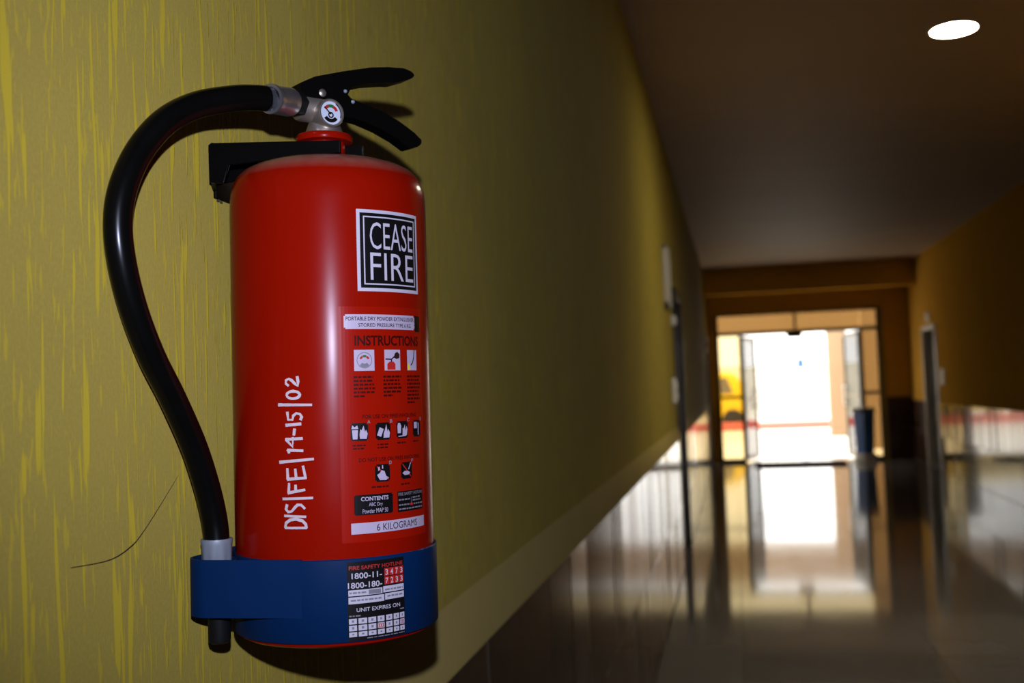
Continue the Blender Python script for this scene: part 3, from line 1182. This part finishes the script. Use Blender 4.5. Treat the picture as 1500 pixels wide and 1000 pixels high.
flat('white_lettering', M['white'], stk, f)
flat('red_lettering', M['red_ink'], stk, lambda b: text(b, 'FIRE SAFETY HOTLINE', U(.03), U(.97), V(.10), V(.05), RB2, .02))
for r, (digits, v0) in enumerate((('3473', .115), ('7233', .225))):
    for c, dg_ in enumerate(digits):
        u0 = .615 + c * .094
        bx_ = flat('digit_box', M['red_ink'], stk, lambda b: patch(b, U(u0), U(u0 + .086), V(v0 + .10), V(v0), RB2))
        flat('digit', M['white'], bx_, lambda b: text(b, dg_, U(u0 + .02), U(u0 + .066), V(v0 + .088), V(v0 + .015), RC, .01))


def f(b):
    for (u0, u1, v) in ((.03, .30, .40), (.62, .96, .40), (.05, .57, .495), (.66, .95, .485)):
        lines(b, U(u0), U(u1), V(v - .02), 1, 1, 1.3, RC, rnd)
    patch(b, U(.34), U(.55), V(.422), V(.365), RC)
    lines(b, U(.02), U(.2), V(.675), 1, 1, .9, RB2, rnd)
    lines(b, U(.90), U(.98), V(.66), 1, 1, .9, RB2, rnd)
    lines(b, U(.30), U(.98), V(.968), 1, 1, .7, RB2, rnd)


flat('fine_print', M['grey_ink'], stk, f)
cols = [(.015, .14), (.165, .305), (.325, .455), (.48, .60), (.63, .745), (.77, .875), (.895, .985)]
for r, (v0, v1) in enumerate(((.715, .785), (.80, .87), (.885, .945))):
    for c, (u0, u1) in enumerate(cols):
        ce_ = flat('date_cell', M['white'], stk, lambda b: patch(b, U(u0), U(u1), V(v1), V(v0), RB2))
        if r == 1 and c in (3, 6):
            def f(b):
                for k in range(3):
                    uu = u0 + (u1 - u0) * (.06 + .3 * k)
                    w = (u1 - u0) * .28
                    poly(b, [(U(uu), V(v1 - .006)), (U(uu + w * .3), V(v1 - .006)), (U(uu + w), V(v0 + .006)), (U(uu + w * .7), V(v0 + .006))], RC)
                    poly(b, [(U(uu + w * .7), V(v1 - .006)), (U(uu + w), V(v1 - .006)), (U(uu + w * .3), V(v0 + .006)), (U(uu), V(v0 + .006))], RC)
            flat('date_cross', M['red_ink'], ce_, f)
        else:
            w = u1 - u0
            flat('date_mark', M['grey_ink'], ce_, lambda b: patch(b, U(u0 + w * .36), U(u0 + w * .64), V(v1 - .022), V(v0 + .018), RC))

# hand-painted marking, reading upwards: DIS/FE/14-15/02
strokes = [
    [(110, 935), (225, 935)], [(110, 932), (114, 908), (138, 890), (172, 885), (206, 896), (222, 914), (225, 934)],
    [(108, 867), (222, 873)],
    [(122, 806), (116, 830), (128, 846), (148, 842), (164, 822), (180, 806), (200, 806), (218, 826)],
    [(100, 772), (260, 768)],
    [(130, 738), (220, 722)], [(133, 737), (136, 686)], [(172, 730), (172, 696)],
    [(128, 661), (228, 655)], [(130, 660), (128, 602)], [(176, 657), (172, 606)], [(226, 655), (214, 590)],
    [(85, 565), (268, 550)],
    [(133, 497), (214, 502)], [(133, 497), (140, 512)],
    [(122, 437), (212, 433)], [(124, 438), (160, 478), (162, 428)],
    [(172, 380), (168, 412)],
    [(125, 356), (206, 351)],
    [(134, 284), (138, 326), (162, 326), (166, 304), (184, 290), (204, 296), (212, 312), (206, 326)],
    [(84, 240), (264, 245)],
    [(168 + 36 * math.cos(t * PI / 8), 186 + 21 * math.sin(t * PI / 8)) for t in range(17)],
    [(142, 132), (128, 120), (130, 102), (146, 94), (162, 104), (178, 122), (194, 136), (196, 112), (192, 84)],
]


def f(b):
    for s in strokes:
        pts = [(-30.4 + (390 + X / 3.85 - 412) * .403, 213.7 - (530 + Y / 3.85 - 550) * .5116) for X, Y in s]
        w = 1.05
        prev = None
        q = [Vector((p[0] * 1.396, p[1])) for p in pts]
        L_, R_ = [], []
        for i, p in enumerate(q):
            t = (q[min(i + 1, len(q) - 1)] - q[max(i - 1, 0)]).normalized()
            n_ = Vector((-t.y, t.x))
            ww = w * (1 + .15 * math.sin(i * 2.1 + p.x))
            if i == 0:
                p = p - t * .5
            if i == len(q) - 1:
                p = p + t * .5
            L_.append(p + n_ * ww)
            R_.append(p - n_ * ww)
        for i in range(len(q) - 1):
            n_ = max(1, math.ceil(abs(q[i + 1].x - q[i].x) / 3))
            for k in range(n_):
                t0, t1 = k / n_, (k + 1) / n_
                c4 = [L_[i].lerp(L_[i + 1], t0), R_[i].lerp(R_[i + 1], t0), R_[i].lerp(R_[i + 1], t1), L_[i].lerp(L_[i + 1], t1)]
                poly(b, [(p.x / 1.396, p.y) for p in c4], 80.2 + .02 * (len(s) % 3))


hw = flat('hand_marking', M['chalk'], EXT, f)
hw['label'] = 'white hand-painted marking DIS/FE/14-15/02'

# ------------------------------------------------------------------ wall bracket
br = empty('wall_bracket', (0, .8507, 1.49))
tag(br, 'black forked steel bracket screwed to wall, holding the extinguisher neck', 'bracket')
boxo('wall_plate', (0, .003, .004, .085, -.012, .030), M['black'], br, bevel=.0008)
for (yy, xe) in ((-.0215, .126), (.0215, .129)):
    bm = bmesh.new()
    pts = [(.011, -.004), (.024, -.006), (.028, .010), (xe, .0115), (xe, .0215), (.02, .0275), (.014, .029), (.011, .027)] if yy < 0 else [(0, .004), (xe, .0175), (xe, .0265), (0, .029)]
    a = [bm.verts.new((x, yy, z)) for x, z in pts]
    b = [bm.verts.new((x, yy - (.003 if yy < 0 else -.003), z)) for x, z in pts]
    bm.faces.new(a)
    bm.faces.new(b[::-1])
    for i in range(len(a)):
        j = (i + 1) % len(a)
        bm.faces.new((a[i], b[i], b[j], a[j]))
    build('fork_arm', bm, M['black'], br, bevel=.0006)
bm = bmesh.new()
a = [bm.verts.new(p) for p in ((0, .004, -.006), (0, .004, .028), (.0125, -.0235, .028), (.0125, -.0235, -.005))]
b = [bm.verts.new(v.co + Vector((.0024, .0012, 0))) for v in a]
bm.faces.new(a)
bm.faces.new(b[::-1])
for i in range(4):
    bm.faces.new((a[i], b[i], b[(i + 1) % 4], a[(i + 1) % 4]))
build('bent_tab', bm, M['black'], br)
bm = bmesh.new()
lathe(bm, [(0, 0), (.0065, 0), (.006, .002), (.003, .0042), (0, .0046)], 20, along((.003, .038, .022), (1, 0, 0)))
build('screw', bm, M['steel'], br, smooth=50)

# ------------------------------------------------------------------ bits stuck to the wall
bm = bmesh.new()
pts = catmull([(.0016, .639, 1.201), (.0018, .683, 1.199), (.0022, .709, 1.204), (.0018, .727, 1.212), (.002, .752, 1.229), (.0016, .781, 1.249)], 8)
n = len(pts)
tube(bm, pts, [.00034 - .00024 * abs(2 * i / n - .8) for i in range(n)], 6)
fs = build('fibre_strand', bm, M['grime'], smooth=60)
tag(fs, 'thin curved brown strand stuck to mustard wall left of the nozzle', 'strand')
dc = empty('dirt_clump', (0, .860, 1.482))
tag(dc, 'small dark crumbs of dirt under the black wall bracket', 'dirt')
rd = random.Random(11)
for i in range(5):
    bm = bmesh.new()
    bmesh.ops.create_icosphere(bm, subdivisions=1, radius=.0016)
    for v in bm.verts:
        v.co *= rd.uniform(.6, 1.3)
    q = build('crumb', bm, M['grime'], dc)
    q.location = (.0012, rd.uniform(-.003, .010), rd.uniform(-.008, .006))
